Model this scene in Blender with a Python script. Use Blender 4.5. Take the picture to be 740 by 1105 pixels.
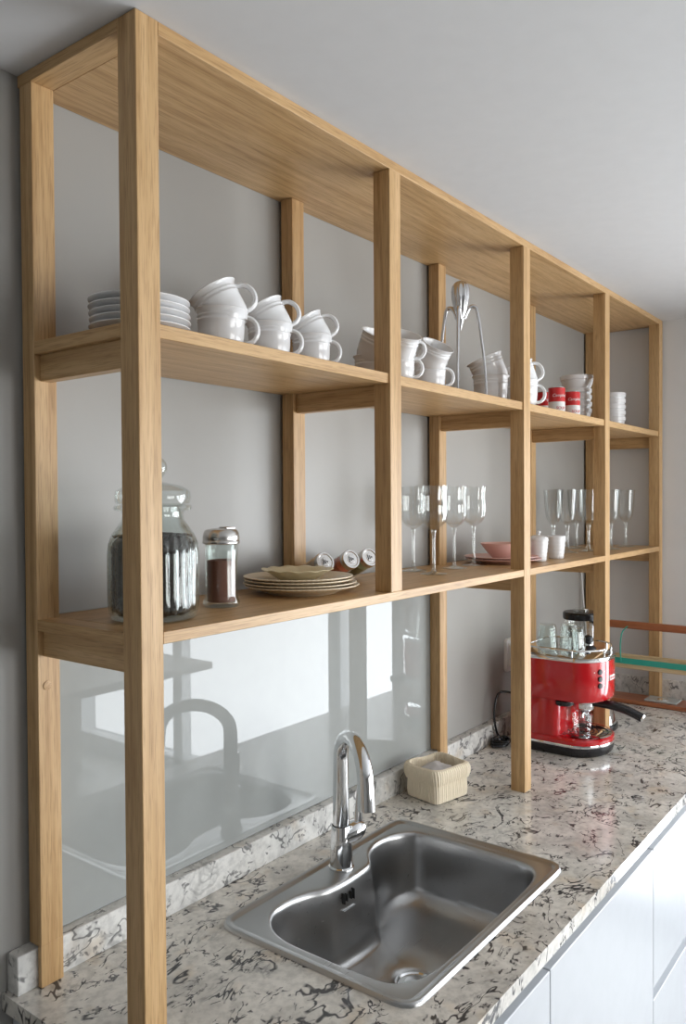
import bpy, bmesh, math, random
from mathutils import Vector, Matrix
random.seed(7)
PI = math.pi
S = bpy.context.scene
for o in list(bpy.data.objects): bpy.data.objects.remove(o)
COL = S.collection

# ------------------------------------------------------------------ camera
FPX = 868.05; CAM = Vector((-0.7301, -1.2174, 0.7935)); YAW, PITCH, ROLL = 0.651, -0.0164, -0.0058
fwd = Vector((math.cos(YAW)*math.cos(PITCH), math.sin(YAW)*math.cos(PITCH), math.sin(PITCH)))
r0 = fwd.cross(Vector((0,0,1))).normalized(); u0 = r0.cross(fwd)
cr, sr = math.cos(ROLL), math.sin(ROLL)
RT = cr*r0 + sr*u0; UP = -sr*r0 + cr*u0
cd = bpy.data.cameras.new('camera'); cam = bpy.data.objects.new('camera', cd); COL.objects.link(cam)
cd.sensor_fit = 'VERTICAL'; cd.sensor_height = 24.0; cd.lens = FPX*24.0/1105.0; cd.clip_start = 0.05
m = Matrix((RT, UP, -fwd)).transposed().to_4x4(); m.translation = CAM; cam.matrix_world = m
S.camera = cam
def along(u, y, v=552.0):
    """x of the place on the shelf line at depth y that was read at column u"""
    d = fwd + RT*((u-370)/FPX) - UP*((v-552.5)/FPX)
    return CAM.x + d.x*(y-CAM.y)/d.y

# ------------------------------------------------------------------ world, light, exposure
w = bpy.data.worlds.new('sky'); S.world = w; w.use_nodes = True
w.node_tree.nodes['Background'].inputs[0].default_value = (0.86, 0.93, 1.0, 1); w.node_tree.nodes['Background'].inputs[1].default_value = 2.5
def area(name, loc, direction, sx, sy, power, color):
    l = bpy.data.lights.new(name, 'AREA'); l.shape = 'RECTANGLE'; l.size = sx; l.size_y = sy; l.energy = power; l.color = color
    o = bpy.data.objects.new(name, l); COL.objects.link(o); o.location = loc
    o.rotation_euler = Vector(direction).to_track_quat('-Z', 'Y').to_euler(); return o
area('daylight_through_right_window', (2.80, -2.35, 0.12), (-1, 0, 0), 2.8, 1.95, 76, (0.93, 0.965, 1.0))
area('front_fill_light', (1.3, -4.5, 0.35), (0, 1, 0), 1.9, 1.5, 36, (1.0, 0.97, 0.92))  # added fill light from the room side, brightens the front faces of the posts
S.view_settings.view_transform = 'Standard'; S.view_settings.look = 'None'
S.view_settings.exposure = 0.40; S.view_settings.gamma = 1.0; S.view_settings.use_curve_mapping = False

# ------------------------------------------------------------------ key measures (metres, counter top at z = 0)
H = 1.4831; D = 0.30; PW, PD = 0.041, 0.040
PX = [0.0, 0.6347, 1.2718, 1.8976, 2.5033]
Z2, T2, Z3, T3, TT = 1.049, 0.0205, 0.6011, 0.0181, 0.0195
RX = 2.552; FLOOR = -0.9; FY = -4.2; LX = -3.0

# ------------------------------------------------------------------ materials
def new_mat(name):
    mt = bpy.data.materials.new(name); mt.use_nodes = True; nt = mt.node_tree
    return mt, nt, nt.nodes['Principled BSDF']
def plain(name, col, rough=0.5, metal=0.0, bump=0.0, bscale=200.0, coat=0.0, spec=0.5):
    mt, nt, b = new_mat(name)
    b.inputs['Roughness'].default_value = rough; b.inputs['Metallic'].default_value = metal
    b.inputs['Coat Weight'].default_value = coat; b.inputs['Specular IOR Level'].default_value = spec
    tc = nt.nodes.new('ShaderNodeTexCoord'); n = nt.nodes.new('ShaderNodeTexNoise'); n.inputs['Scale'].default_value = bscale/8
    nt.links.new(tc.outputs['Object'], n.inputs['Vector'])
    mx = nt.nodes.new('ShaderNodeMix'); mx.data_type = 'RGBA'
    mx.inputs[6].default_value = (*[c*0.96 for c in col], 1); mx.inputs[7].default_value = (*[min(1, c*1.03) for c in col], 1)
    nt.links.new(n.outputs['Fac'], mx.inputs[0]); nt.links.new(mx.outputs[2], b.inputs['Base Color'])
    if bump:
        n2 = nt.nodes.new('ShaderNodeTexNoise'); n2.inputs['Scale'].default_value = bscale
        nt.links.new(tc.outputs['Object'], n2.inputs['Vector'])
        bp = nt.nodes.new('ShaderNodeBump'); bp.inputs['Strength'].default_value = bump; bp.inputs['Distance'].default_value = 0.001
        nt.links.new(n2.outputs['Fac'], bp.inputs['Height']); nt.links.new(bp.outputs[0], b.inputs['Normal'])
    return mt
def wood(name, axis, a, bcol, c, rough=0.42, scale=1.0):
    mt, nt, b = new_mat(name); L = nt.links.new; N = nt.nodes.new
    tc = N('ShaderNodeTexCoord'); mp = N('ShaderNodeMapping')
    sc = [60*scale]*3; sc['xyz'.index(axis)] = 2.6*scale
    mp.inputs['Scale'].default_value = sc
    oi = N('ShaderNodeObjectInfo'); ad = N('ShaderNodeVectorMath'); ad.operation = 'ADD'
    ml = N('ShaderNodeMath'); ml.operation = 'MULTIPLY'; ml.inputs[1].default_value = 3.0
    L(oi.outputs['Random'], ml.inputs[0]); L(tc.outputs['Object'], ad.inputs[0]); L(ml.outputs[0], ad.inputs[1]); L(ad.outputs[0], mp.inputs['Vector'])
    n1 = N('ShaderNodeTexNoise'); n1.inputs['Scale'].default_value = 1.0; n1.inputs['Detail'].default_value = 5; n1.inputs['Distortion'].default_value = 0.6
    L(mp.outputs[0], n1.inputs['Vector'])
    r1 = N('ShaderNodeValToRGB'); e = r1.color_ramp.elements
    e[0].position = 0.32; e[0].color = (*a, 1); e[1].position = 0.72; e[1].color = (*c, 1)
    m_ = e.new(0.5); m_.color = (*bcol, 1)
    L(n1.outputs['Fac'], r1.inputs['Fac'])
    mp2 = N('ShaderNodeMapping'); s2 = [520*scale]*3; s2['xyz'.index(axis)] = 22*scale; mp2.inputs['Scale'].default_value = s2
    L(ad.outputs[0], mp2.inputs['Vector'])
    n2 = N('ShaderNodeTexNoise'); n2.inputs['Scale'].default_value = 1.0; n2.inputs['Detail'].default_value = 2; L(mp2.outputs[0], n2.inputs['Vector'])
    r2 = N('ShaderNodeValToRGB'); r2.color_ramp.elements[0].position = 0.30; r2.color_ramp.elements[0].color = (0.66, 0.6, 0.52, 1)
    r2.color_ramp.elements[1].position = 0.50; r2.color_ramp.elements[1].color = (1, 1, 1, 1); L(n2.outputs['Fac'], r2.inputs['Fac'])
    mx = N('ShaderNodeMix'); mx.data_type = 'RGBA'; mx.blend_type = 'MULTIPLY'; mx.inputs[0].default_value = 0.75
    L(r1.outputs['Color'], mx.inputs[6]); L(r2.outputs['Color'], mx.inputs[7]); L(mx.outputs[2], b.inputs['Base Color'])
    bp = N('ShaderNodeBump'); bp.inputs['Strength'].default_value = 0.12; bp.inputs['Distance'].default_value = 0.0008
    L(n2.outputs['Fac'], bp.inputs['Height']); L(bp.outputs[0], b.inputs['Normal'])
    b.inputs['Roughness'].default_value = rough
    return mt
OAK = ((0.45, 0.265, 0.11), (0.56, 0.355, 0.165), (0.65, 0.43, 0.22))
oak_x = wood('oak_grain_along_shelf', 'x', *OAK); oak_y = wood('oak_grain_across', 'y', *OAK); oak_z = wood('oak_grain_upright', 'z', *OAK)
RED = ((0.26, 0.075, 0.028), (0.36, 0.12, 0.048), (0.43, 0.16, 0.07))
red_wood = wood('reddish_brown_wood', 'y', *RED, rough=0.3)
pale_wood = wood('pale_raw_wood', 'y', (0.50, 0.36, 0.19), (0.62, 0.47, 0.27), (0.70, 0.56, 0.36), rough=0.6)
table_wood = wood('grey_table_wood', 'x', (0.25, 0.23, 0.21), (0.33, 0.31, 0.29), (0.4, 0.38, 0.35), rough=0.5)

def granite(name, base, rough, dark=1.0):
    mt, nt, b = new_mat(name); L = nt.links.new; N = nt.nodes.new
    tc = N('ShaderNodeTexCoord')
    def noise(scale, detail, rough_=0.5, dist=0.0, vec=None):
        n = N('ShaderNodeTexNoise'); n.inputs['Scale'].default_value = scale; n.inputs['Detail'].default_value = detail
        n.inputs['Roughness'].default_value = rough_; n.inputs['Distortion'].default_value = dist
        L(vec if vec is not None else tc.outputs['Object'], n.inputs['Vector']); return n
    def ramp(src, p0, c0, p1, c1):
        r = N('ShaderNodeValToRGB'); e = r.color_ramp.elements
        e[0].position = p0; e[0].color = (c0, c0, c0, 1) if not isinstance(c0, tuple) else (*c0, 1)
        e[1].position = p1; e[1].color = (c1, c1, c1, 1) if not isinstance(c1, tuple) else (*c1, 1)
        L(src, r.inputs['Fac']); return r
    def math_(op, a, v=None, bsock=None):
        q = N('ShaderNodeMath'); q.operation = op; L(a, q.inputs[0])
        if bsock is not None: L(bsock, q.inputs[1])
        elif v is not None: q.inputs[1].default_value = v
        return q
    cloud = noise(7, 3, 0.55, 0.6)
    r = ramp(cloud.outputs['Fac'], 0.34, tuple(c*0.72 for c in base), 0.56, base)
    warm = noise(13, 2); rw = ramp(warm.outputs['Fac'], 0.58, 0.0, 0.72, 0.40)
    mxw = N('ShaderNodeMix'); mxw.data_type = 'RGBA'; L(rw.outputs['Color'], mxw.inputs[0]); L(r.outputs['Color'], mxw.inputs[6])
    mxw.inputs[7].default_value = (base[0]*0.88, base[1]*0.72, base[2]*0.54, 1)
    fine = noise(60, 3, 0.6); rf = ramp(fine.outputs['Fac'], 0.34, 0.80, 0.58, 1.04)
    mx = N('ShaderNodeMix'); mx.data_type = 'RGBA'; mx.blend_type = 'MULTIPLY'; mx.inputs[0].default_value = 1.0
    L(mxw.outputs[2], mx.inputs[6]); L(rf.outputs['Color'], mx.inputs[7])
    # short dark strokes: thin contour lines of a warped noise, cut up by a coarser one
    mp = N('ShaderNodeMapping'); mp.inputs['Scale'].default_value = (1.0, 1.7, 1.0); mp.inputs['Rotation'].default_value = (0, 0, -0.5); L(tc.outputs['Object'], mp.inputs['Vector'])
    def strokes(sc1, dist, w0, w1, ksc, k0, k1_, off, wt):
        v1 = noise(sc1, 3, 0.55, dist, mp.outputs[0]); a1 = math_('SUBTRACT', v1.outputs['Fac'], off); a1 = math_('ABSOLUTE', a1.outputs[0])
        s1 = ramp(a1.outputs[0], w0, 1.0, w1, 0.0); kk = noise(ksc, 3, 0.6, 0.4); g1 = ramp(kk.outputs['Fac'], k0, 0.0, k1_, wt)
        return math_('MULTIPLY', s1.outputs['Color'], bsock=g1.outputs['Color'])
    d1 = strokes(8.5, 1.0, 0.009, 0.022, 14, 0.485, 0.54, 0.5, 1.0)
    d2 = strokes(24, 0.7, 0.014, 0.040, 25, 0.535, 0.59, 0.53, 0.95)
    d3 = strokes(11, 1.6, 0.02, 0.06, 9, 0.54, 0.66, 0.46, 0.42)
    dm = math_('MAXIMUM', d1.outputs[0], bsock=d2.outputs[0]); dm = math_('MAXIMUM', dm.outputs[0], bsock=d3.outputs[0]); dm = math_('MULTIPLY', dm.outputs[0], 0.95*dark)
    mk = N('ShaderNodeMix'); mk.data_type = 'RGBA'; L(dm.outputs[0], mk.inputs[0]); L(mx.outputs[2], mk.inputs[6]); mk.inputs[7].default_value = (0.035, 0.035, 0.04, 1)
    L(mk.outputs[2], b.inputs['Base Color']); b.inputs['Roughness'].default_value = rough
    return mt
granite_m = granite('polished_granite', (0.73, 0.70, 0.645), 0.13)
granite_w = granite('pale_granite_upstand', (0.76, 0.75, 0.72), 0.3, 0.8)

wall_grey = plain('grey_satin_wall_paint', (0.365, 0.358, 0.34), 0.38, bump=0.03, bscale=60)
wall_white = plain('white_wall_paint', (0.74, 0.74, 0.74), 0.7, bump=0.05, bscale=60)
wall_shade = plain('warm_grey_wall_paint', (0.30, 0.29, 0.275), 0.7, bump=0.05, bscale=60)
ceil_m = plain('white_ceiling_paint', (0.63, 0.63, 0.635), 0.8)
floor_m = plain('grey_floor_tile', (0.40, 0.39, 0.37), 0.3)
splash_m = plain('grey_backpainted_glass', (0.345, 0.36, 0.35), 0.015, coat=0.0, spec=0.56)
frame_w = plain('white_window_frame', (0.72, 0.73, 0.74), 0.4)
ceramic = plain('white_glazed_ceramic', (0.80, 0.80, 0.805), 0.14, coat=0.3)
cream = plain('cream_stoneware', (0.80, 0.68, 0.49), 0.28)
cream_d = plain('olive_cream_stoneware', (0.72, 0.63, 0.42), 0.3)
pink_m = plain('dusty_pink_stoneware', (0.74, 0.47, 0.42), 0.3)
cab_m = plain('white_lacquer', (0.50, 0.52, 0.55), 0.25)
alu_m = plain('brushed_aluminium_channel', (0.45, 0.46, 0.48), 0.4, 0.4)
chrome = plain('polished_chrome', (0.78, 0.79, 0.80), 0.05, 1.0)
cast_alu = plain('cast_aluminium', (0.66, 0.66, 0.67), 0.2, 1.0)
steel_lid = plain('steel_lid', (0.64, 0.62, 0.60), 0.25, 1.0)
black_pl = plain('black_plastic', (0.014, 0.014, 0.016), 0.25)
dark_m = plain('dark_gap', (0.02, 0.02, 0.02), 0.8)
red_m = plain('glossy_red_enamel', (0.50, 0.006, 0.010), 0.12, coat=0.6)
canred = plain('printed_red', (0.55, 0.02, 0.02), 0.3); canwhite = plain('printed_white', (0.75, 0.73, 0.71), 0.3)
bean_m = plain('roasted_bean', (0.024, 0.012, 0.008), 0.5, spec=0.25)
cocoa_m = plain('brown_powder', (0.27, 0.105, 0.07), 0.9, bump=0.5, bscale=900)
sp_brown = plain('brown_spice', (0.30, 0.17, 0.07), 0.9, bump=0.5, bscale=900)
sp_red = plain('red_spice', (0.45, 0.08, 0.025), 0.9, bump=0.5, bscale=900)
sp_green = plain('green_herbs', (0.22, 0.22, 0.09), 0.9, bump=0.5, bscale=900)
knit_m = plain('cream_knit_yarn', (0.87, 0.77, 0.60), 0.95, bump=0.6, bscale=900, spec=0.1)
cloth_m = plain('pale_grey_cloth', (0.60, 0.57, 0.56), 0.9, bump=0.3, bscale=300)
teal_m = plain('teal_plastic', (0.03, 0.38, 0.29), 0.4)
white_pl = plain('white_plastic', (0.78, 0.78, 0.77), 0.3)
glass_plate = plain('frosted_grey_glass', (0.50, 0.53, 0.52), 0.12)

# brushed steel
steel_m, nt, b = new_mat('brushed_stainless_steel')
b.inputs['Metallic'].default_value = 1.0; b.inputs['Base Color'].default_value = (0.46, 0.46, 0.46, 1); b.inputs['Roughness'].default_value = 0.30
b.inputs['Anisotropic'].default_value = 0.4
tc = nt.nodes.new('ShaderNodeTexCoord'); mp = nt.nodes.new('ShaderNodeMapping'); mp.inputs['Scale'].default_value = (6, 400, 400)
n = nt.nodes.new('ShaderNodeTexNoise'); n.inputs['Scale'].default_value = 1.0
nt.links.new(tc.outputs['Object'], mp.inputs[0]); nt.links.new(mp.outputs[0], n.inputs['Vector'])
mr = nt.nodes.new('ShaderNodeMapRange'); mr.inputs[3].default_value = 0.24; mr.inputs[4].default_value = 0.36
nt.links.new(n.outputs['Fac'], mr.inputs[0]); nt.links.new(mr.outputs[0], b.inputs['Roughness'])

def thin_glass(name, tint=(0.97, 0.98, 0.975), refl=1.0, base=0.055, pw_=2.0):
    """clear thin-walled glass: see-through face on, mirror-like towards the rim of the curve"""
    mt = bpy.data.materials.new(name); mt.use_nodes = True; nt = mt.node_tree; nt.nodes.clear(); N = nt.nodes.new; L = nt.links.new
    out = N('ShaderNodeOutputMaterial'); mx = N('ShaderNodeMixShader'); tr = N('ShaderNodeBsdfTransparent'); gl = N('ShaderNodeBsdfGlossy')
    tr.inputs[0].default_value = (*tint, 1); gl.inputs['Roughness'].default_value = 0.02; gl.inputs[0].default_value = (0.95, 0.97, 0.96, 1)
    lw = N('ShaderNodeLayerWeight'); lw.inputs['Blend'].default_value = 0.35
    mr = N('ShaderNodeMapRange'); mr.inputs[3].default_value = base; mr.inputs[4].default_value = 0.75*refl
    L(lw.outputs['Facing'], mr.inputs[0]); pw = N('ShaderNodeMath'); pw.operation = 'POWER'; pw.inputs[1].default_value = pw_
    L(lw.outputs['Facing'], pw.inputs[0]); L(pw.outputs[0], mr.inputs[0])
    L(mr.outputs[0], mx.inputs[0]); L(tr.outputs[0], mx.inputs[1]); L(gl.outputs[0], mx.inputs[2]); L(mx.outputs[0], out.inputs[0])
    return mt
glass_m = thin_glass('clear_glass', (0.975, 0.98, 0.978))
stem_glass = thin_glass('solid_glass_stem', (0.94, 0.95, 0.945), 1.0, 0.16, 1.6)
jar_glass = thin_glass('thick_jar_glass', (0.92, 0.945, 0.935), 1.0, 0.045, 1.9)

# ------------------------------------------------------------------ helpers
def tag(o, label=None, cat=None, group=None, kind=None):
    if label: o['label'] = label
    if cat: o['category'] = cat
    if group: o['group'] = group
    if kind: o['kind'] = kind
    return o
def empty(name, loc=(0, 0, 0), rz=0.0):
    o = bpy.data.objects.new(name, None); o.empty_display_size = 0.03; COL.objects.link(o); o.location = loc; o.rotation_euler = (0, 0, rz); return o
def build(name, bm, mat, parent=None, smooth=False):
    bmesh.ops.recalc_face_normals(bm, faces=bm.faces)
    me = bpy.data.meshes.new(name); bm.to_mesh(me); bm.free(); me.materials.append(mat)
    if smooth:
        for p in me.polygons: p.use_smooth = True
        me.set_sharp_from_angle(angle=math.radians(38))
    o = bpy.data.objects.new(name, me); COL.objects.link(o)
    if parent: o.parent = parent
    return o
def copy_tree(o, parent=None):
    c = o.copy(); COL.objects.link(c)
    if parent: c.parent = parent
    for ch in list(o.children): copy_tree(ch, c)
    return c
def add_box(bm, x0, x1, y0, y1, z0, z1, bev=0.0, seg=1):
    t = bmesh.new(); bmesh.ops.create_cube(t, size=1)
    for v in t.verts: v.co = Vector(((x0+x1)/2+v.co.x*(x1-x0), (y0+y1)/2+v.co.y*(y1-y0), (z0+z1)/2+v.co.z*(z1-z0)))
    if bev: bmesh.ops.bevel(t, geom=t.edges[:], offset=bev, segments=seg, profile=0.5, affect='EDGES')
    merge(bm, t)
def merge(bm, t, M=None):
    mp = {}
    for v in t.verts: mp[v] = bm.verts.new(M @ v.co if M else v.co)
    for f in t.faces:
        try: bm.faces.new([mp[v] for v in f.verts])
        except ValueError: pass
    t.free()
def box(name, x0, x1, y0, y1, z0, z1, mat, parent=None, bev=0.0015, seg=1):
    bm = bmesh.new(); add_box(bm, x0, x1, y0, y1, z0, z1, bev, seg); return build(name, bm, mat, parent)
def loft(bm, rings, cap0=True, cap1=True, closed=True):
    vs = [[bm.verts.new(p) for p in r] for r in rings]; n = len(rings[0])
    for a, b_ in zip(vs, vs[1:]):
        for i in range(n if closed else n-1):
            j = (i+1) % n; bm.faces.new((a[i], a[j], b_[j], b_[i]))
    if cap0: bm.faces.new(vs[0][::-1])
    if cap1: bm.faces.new(vs[-1])
    return vs
def add_lathe(bm, prof, seg=32, mod=None, caps=(True, True), M=None):
    """prof: (r, z) pairs; mod(theta, r, z) -> (r, z)"""
    rings = []
    for r, z in prof:
        ring = []
        for i in range(seg):
            t = 2*PI*i/seg; rr, zz = (r, z) if not mod else mod(t, r, z)
            p = Vector((rr*math.cos(t), rr*math.sin(t), zz)); ring.append(M @ p if M else p)
        rings.append(ring)
    loft(bm, rings, *caps)
def lathe(name, prof, mat, parent=None, seg=32, mod=None, caps=(True, True), M=None):
    bm = bmesh.new(); add_lathe(bm, prof, seg, mod, caps, M); return build(name, bm, mat, parent, True)
def add_tube(bm, pts, rad, seg=12, flat=None):
    """a round (or flattened) tube along pts; rad a number or one per point"""
    P = [Vector(p) for p in pts]; n = len(P); R = rad if isinstance(rad, (list, tuple)) else [rad]*n
    tan = [(P[min(i+1, n-1)]-P[max(i-1, 0)]).normalized() for i in range(n)]
    ref = Vector((0, 0, 1)) if abs(tan[0].z) < 0.9 else Vector((1, 0, 0))
    a = tan[0].cross(ref).normalized(); rings = []
    for i in range(n):
        a = (a - tan[i]*a.dot(tan[i])).normalized(); b_ = tan[i].cross(a)
        fx, fy = flat if flat else (1, 1)
        rings.append([P[i] + (a*math.cos(2*PI*k/seg)*fx + b_*math.sin(2*PI*k/seg)*fy)*R[i] for k in range(seg)])
    loft(bm, rings)
def tube(name, pts, rad, mat, parent=None, seg=12, flat=None):
    bm = bmesh.new(); add_tube(bm, pts, rad, seg, flat); return build(name, bm, mat, parent, True)
def spline(pts, k=8):
    """Catmull-Rom through the points"""
    P = [Vector(p) for p in pts]; out = []
    for i in range(len(P)-1):
        a, b_, c, d = P[max(i-1, 0)], P[i], P[i+1], P[min(i+2, len(P)-1)]
        for j in range(k):
            t = j/k; out.append(0.5*((2*b_)+(c-a)*t+(2*a-5*b_+4*c-d)*t*t+(3*b_-a-3*c+d)*t**3))
    out.append(P[-1]); return out
def rrect(x0, x1, y0, y1, r, n=8):
    """rounded rectangle outline, counter-clockwise"""
    out = []
    for cx_, cy_, a0 in ((x1-r, y1-r, 0), (x0+r, y1-r, 90), (x0+r, y0+r, 180), (x1-r, y0+r, 270)):
        for i in range(n+1):
            a = math.radians(a0+90*i/n); out.append((cx_+r*math.cos(a), cy_+r*math.sin(a)))
    return out

# ------------------------------------------------------------------ THE ROOM
def struct(name, *a, mat, bev=0.0):
    bm = bmesh.new()
    for q in a: add_box(bm, *q, bev)
    return tag(build(name, bm, mat), kind='structure')
struct('floor', (LX, RX+0.2, FY, 0.1, FLOOR-0.1, FLOOR), mat=floor_m)
struct('ceiling', (LX, RX+0.2, FY, 0.1, H, H+0.1), mat=ceil_m)
struct('wall_back', (LX, RX+0.2, 0.0, 0.1, FLOOR, H), mat=wall_grey)
WY0, WY1, WZ0, WZ1 = -3.75, -0.95, -0.85, 1.10           # opening in the right-hand wall
struct('wall_right', (RX, RX+0.12, WY1, 0.0, FLOOR, H), (RX, RX+0.12, FY, WY0, FLOOR, H), (RX, RX+0.12, WY0, WY1, WZ1, H), (RX, RX+0.12, WY0, WY1, FLOOR, WZ0), mat=wall_white)
struct('wall_left', (LX-0.1, LX, FY, 0.0, FLOOR, H), mat=wall_shade)
struct('wall_front', (LX, 0.3, FY-0.1, FY, FLOOR, H), (2.3, RX, FY-0.1, FY, FLOOR, H), (0.3, 2.3, FY-0.1, FY, 1.1, H), (0.3, 2.3, FY-0.1, FY, FLOOR, -0.4), mat=wall_shade)
struct('window_1', (RX, RX+0.08, WY0, WY0+0.06, WZ0, WZ1), (RX, RX+0.08, WY1-0.05, WY1, WZ0, WZ1), (RX, RX+0.08, WY0, WY1, WZ1-0.06, WZ1), (RX, RX+0.08, WY0, WY1, WZ0, WZ0+0.06),
       (RX, RX+0.08, -1.40, -1.32, WZ0, WZ1), (RX, RX+0.08, -2.62, -2.54, WZ0, WZ1), mat=frame_w, bev=0.004)
struct('fill_window', (0.3, 0.36, FY-0.08, FY, -0.4, 1.1), (2.24, 2.3, FY-0.08, FY, -0.4, 1.1), (0.3, 2.3, FY-0.08, FY, 1.04, 1.1), (0.3, 2.3, FY-0.08, FY, -0.4, -0.34), (1.27, 1.33, FY-0.08, FY, -0.4, 1.1), mat=frame_w, bev=0.004)  # unseen window frame, added around the fill light for the post fronts

# ------------------------------------------------------------------ glass splashback panel
sp = box('glass_splashback', 0.005, 1.285, -0.006, -0.0005, 0.064, 0.575, splash_m, bev=0.001)
tag(sp, 'large glossy grey glass splashback panel on the wall behind the sink', 'splashback')

# ------------------------------------------------------------------ counter, upstand, base cabinets
cx0, cx1, cy0, cy1 = 0.318, 0.908, -0.543, -0.138        # hole for the sink
bm = bmesh.new()
EX0, EY0 = -0.045, -0.647
T = 0.028
for q in ((EX0, cx0, EY0, 0), (cx1, RX, EY0, 0), (cx0, cx1, EY0, cy0), (cx0, cx1, cy1, 0)):
    add_box(bm, q[0], q[1], q[2], q[3], -T, 0.0)
ct = build('granite_countertop', bm, granite_m)
tag(ct, 'long polished speckled granite countertop running along the wall', 'countertop')
bv = ct.modifiers.new('edge', 'BEVEL'); bv.width = 0.003; bv.segments = 2; bv.limit_method = 'ANGLE'; bv.angle_limit = math.radians(80)
# drop the bevel between the coplanar slabs by welding them first
me = ct.data; b2 = bmesh.new(); b2.from_mesh(me); bmesh.ops.remove_doubles(b2, verts=b2.verts, dist=1e-5); b2.to_mesh(me); b2.free(); ct.modifiers.remove(bv)
up = box('backsplash_strip', EX0+0.009, RX-0.012, -0.0303, -0.0002, 0.0, 0.063, granite_w, bev=0.0015)
tag(up, 'low pale granite upstand strip along the back wall', 'backsplash')
up2 = box('backsplash_strip', RX-0.0075, RX-0.0002, -0.9, -0.031, 0.0, 0.075, granite_w, bev=0.001)
tag(up2, 'short granite upstand strip along the end wall behind the red-brown rack', 'backsplash')

CABX = [-0.03, 0.665, 1.30, 1.93, RX-0.004]
for i in range(4):
    x0, x1 = CABX[i], CABX[i+1]
    c = empty('base_cabinet', ((x0+x1)/2, 0, FLOOR+0.08))
    lab = ['white base cabinet under the left end of the sink', 'white base cabinet under the right end of the sink', 'white drawer cabinet below the red espresso machine', 'white base cabinet at the far end of the counter'][i]
    tag(c, lab, 'cabinet', 'white base cabinets under the counter')
    dz = -(FLOOR+0.08); dx = -(x0+x1)/2
    bm = bmesh.new(); a_, b_ = x0+dx+0.001, x1+dx-0.001       # open-topped carcass: the sink hangs into it
    for k_, q in enumerate(((a_, a_+0.016, -0.575, -0.012), (b_-0.016, b_, -0.575, -0.012))): add_box(bm, *q, 0.0, dz-(0.20 if (i, k_) in ((0, 1), (1, 0)) else T+0.001))
    add_box(bm, a_, b_, -0.575, -0.012, 0.0, 0.016); add_box(bm, a_, b_, -0.012, -0.004, 0.0, dz-T-0.001); add_box(bm, a_, b_, -0.575, -0.560, dz-0.10, dz-T-0.001)
    build('body', bm, cab_m, c)
    box('handle_channel', x0+dx+0.001, x1+dx-0.001, -0.605, -0.576, dz-0.085, dz-T-0.001, alu_m, c, 0.001)
    def front(nm, z0, z1):
        f = box(nm, x0+dx+0.0015, x1+dx-0.0015, -0.628, -0.607, z0+dz, z1+dz, cab_m, c, 0.0015); return f
    if i == 2:
        front('drawer', -0.425, -0.077); front('drawer', FLOOR+0.085, -0.455)
        box('handle_channel', x0+dx+0.001, x1+dx-0.001, -0.612, -0.576, dz-0.46, dz-0.42, alu_m, c, 0.001)
    else:
        front('door', FLOOR+0.085, -0.077)
struct('trim_1', (-0.02, RX-0.004, -0.56, -0.01, FLOOR, FLOOR+0.079), mat=frame_w)

# ------------------------------------------------------------------ oak shelving unit
unit = empty('shelving_unit', (0, 0, 0))
tag(unit, 'tall open oak shelving unit standing on the granite counter up to the ceiling', 'shelving unit')
top_b = box('top_board', PW, PX[4], -D, -0.001, H-TT, H-0.0005, oak_x, unit, 0.0008)
for x in (0.0, PX[4]): box('top_end', x, x+PW, -D+PD, -0.001, H-TT, H-0.0005, oak_y, unit, 0.0008)
for i, x in enumerate(PX):
    short = i == 1
    # front post
    zb = Z3-T3 if short else 0.0
    bm = bmesh.new()
    add_box(bm, x, x+PW, -D-0.0006, -D+PD, zb if not short else Z3, H-TT if 0 < i < 4 else H-0.0004, 0.0012)
    build('post', bm, oak_z, unit, True)
    # back post, notched over the granite upstand
    bm = bmesh.new()
    zb2 = Z3 if short else 0.066
    add_box(bm, x, x+PW, -PD, -0.0068, zb2, H-TT, 0.0012)
    if not short: add_box(bm, x, x+PW, -PD-0.0004, -0.0308, 0.0, 0.070, 0.0008)
    p = build('post', bm, oak_z, unit, True)
    if i == 0:
        lathe('screw_cap', [(0.0075, 0), (0.0075, 0.0012), (0.006, 0.0014), (0.0001, 0.0014)], oak_y, p, 20, M=Matrix.Translation((x+0.017, -PD, 0.492)) @ Matrix.Rotation(PI/2, 4, 'X'))
for k in range(4):
    a, c_ = PX[k]+PW, PX[k+1]
    for z, t, rec, nm in ((Z2, T2, 0.0037, 'upper_shelf'), (Z3, T3, 0.0, 'lower_shelf')):
        bm = bmesh.new(); x0, x1 = a, c_
        if z == Z3 and k == 0: x1 = PX[2]
        if z == Z3 and k == 1: continue
        add_box(bm, x0+0.0002 if z == Z2 else x0, x1-0.0002 if z == Z2 else x1, -D+rec, -0.0068, z-t, z, 0.0008)
        build(nm, bm, oak_x, unit, True)
# shelf end strips between the posts of the end frame and side rails under both shelves
for i, x in enumerate(PX):
    for z, t in ((Z2, T2), (Z3, T3)):
        if not (i == 1 and z == Z3):
            if i != 1: box('shelf_end', x+0.0004, x+PW-0.0004, -D+PD, -PD, z-t, z-0.0003, oak_y, unit, 0.0006)
            else: box('shelf_end', x+0.0004, x+PW-0.0004, -D+PD, -PD, z-t, z-0.0003, oak_y, unit, 0.0006)
        else: continue
        box('rail', x+0.0105, x+PW-0.0085, -D+PD, -PD, z-t-0.0425, z-t-0.0002, oak_y, unit, 0.001)

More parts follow.
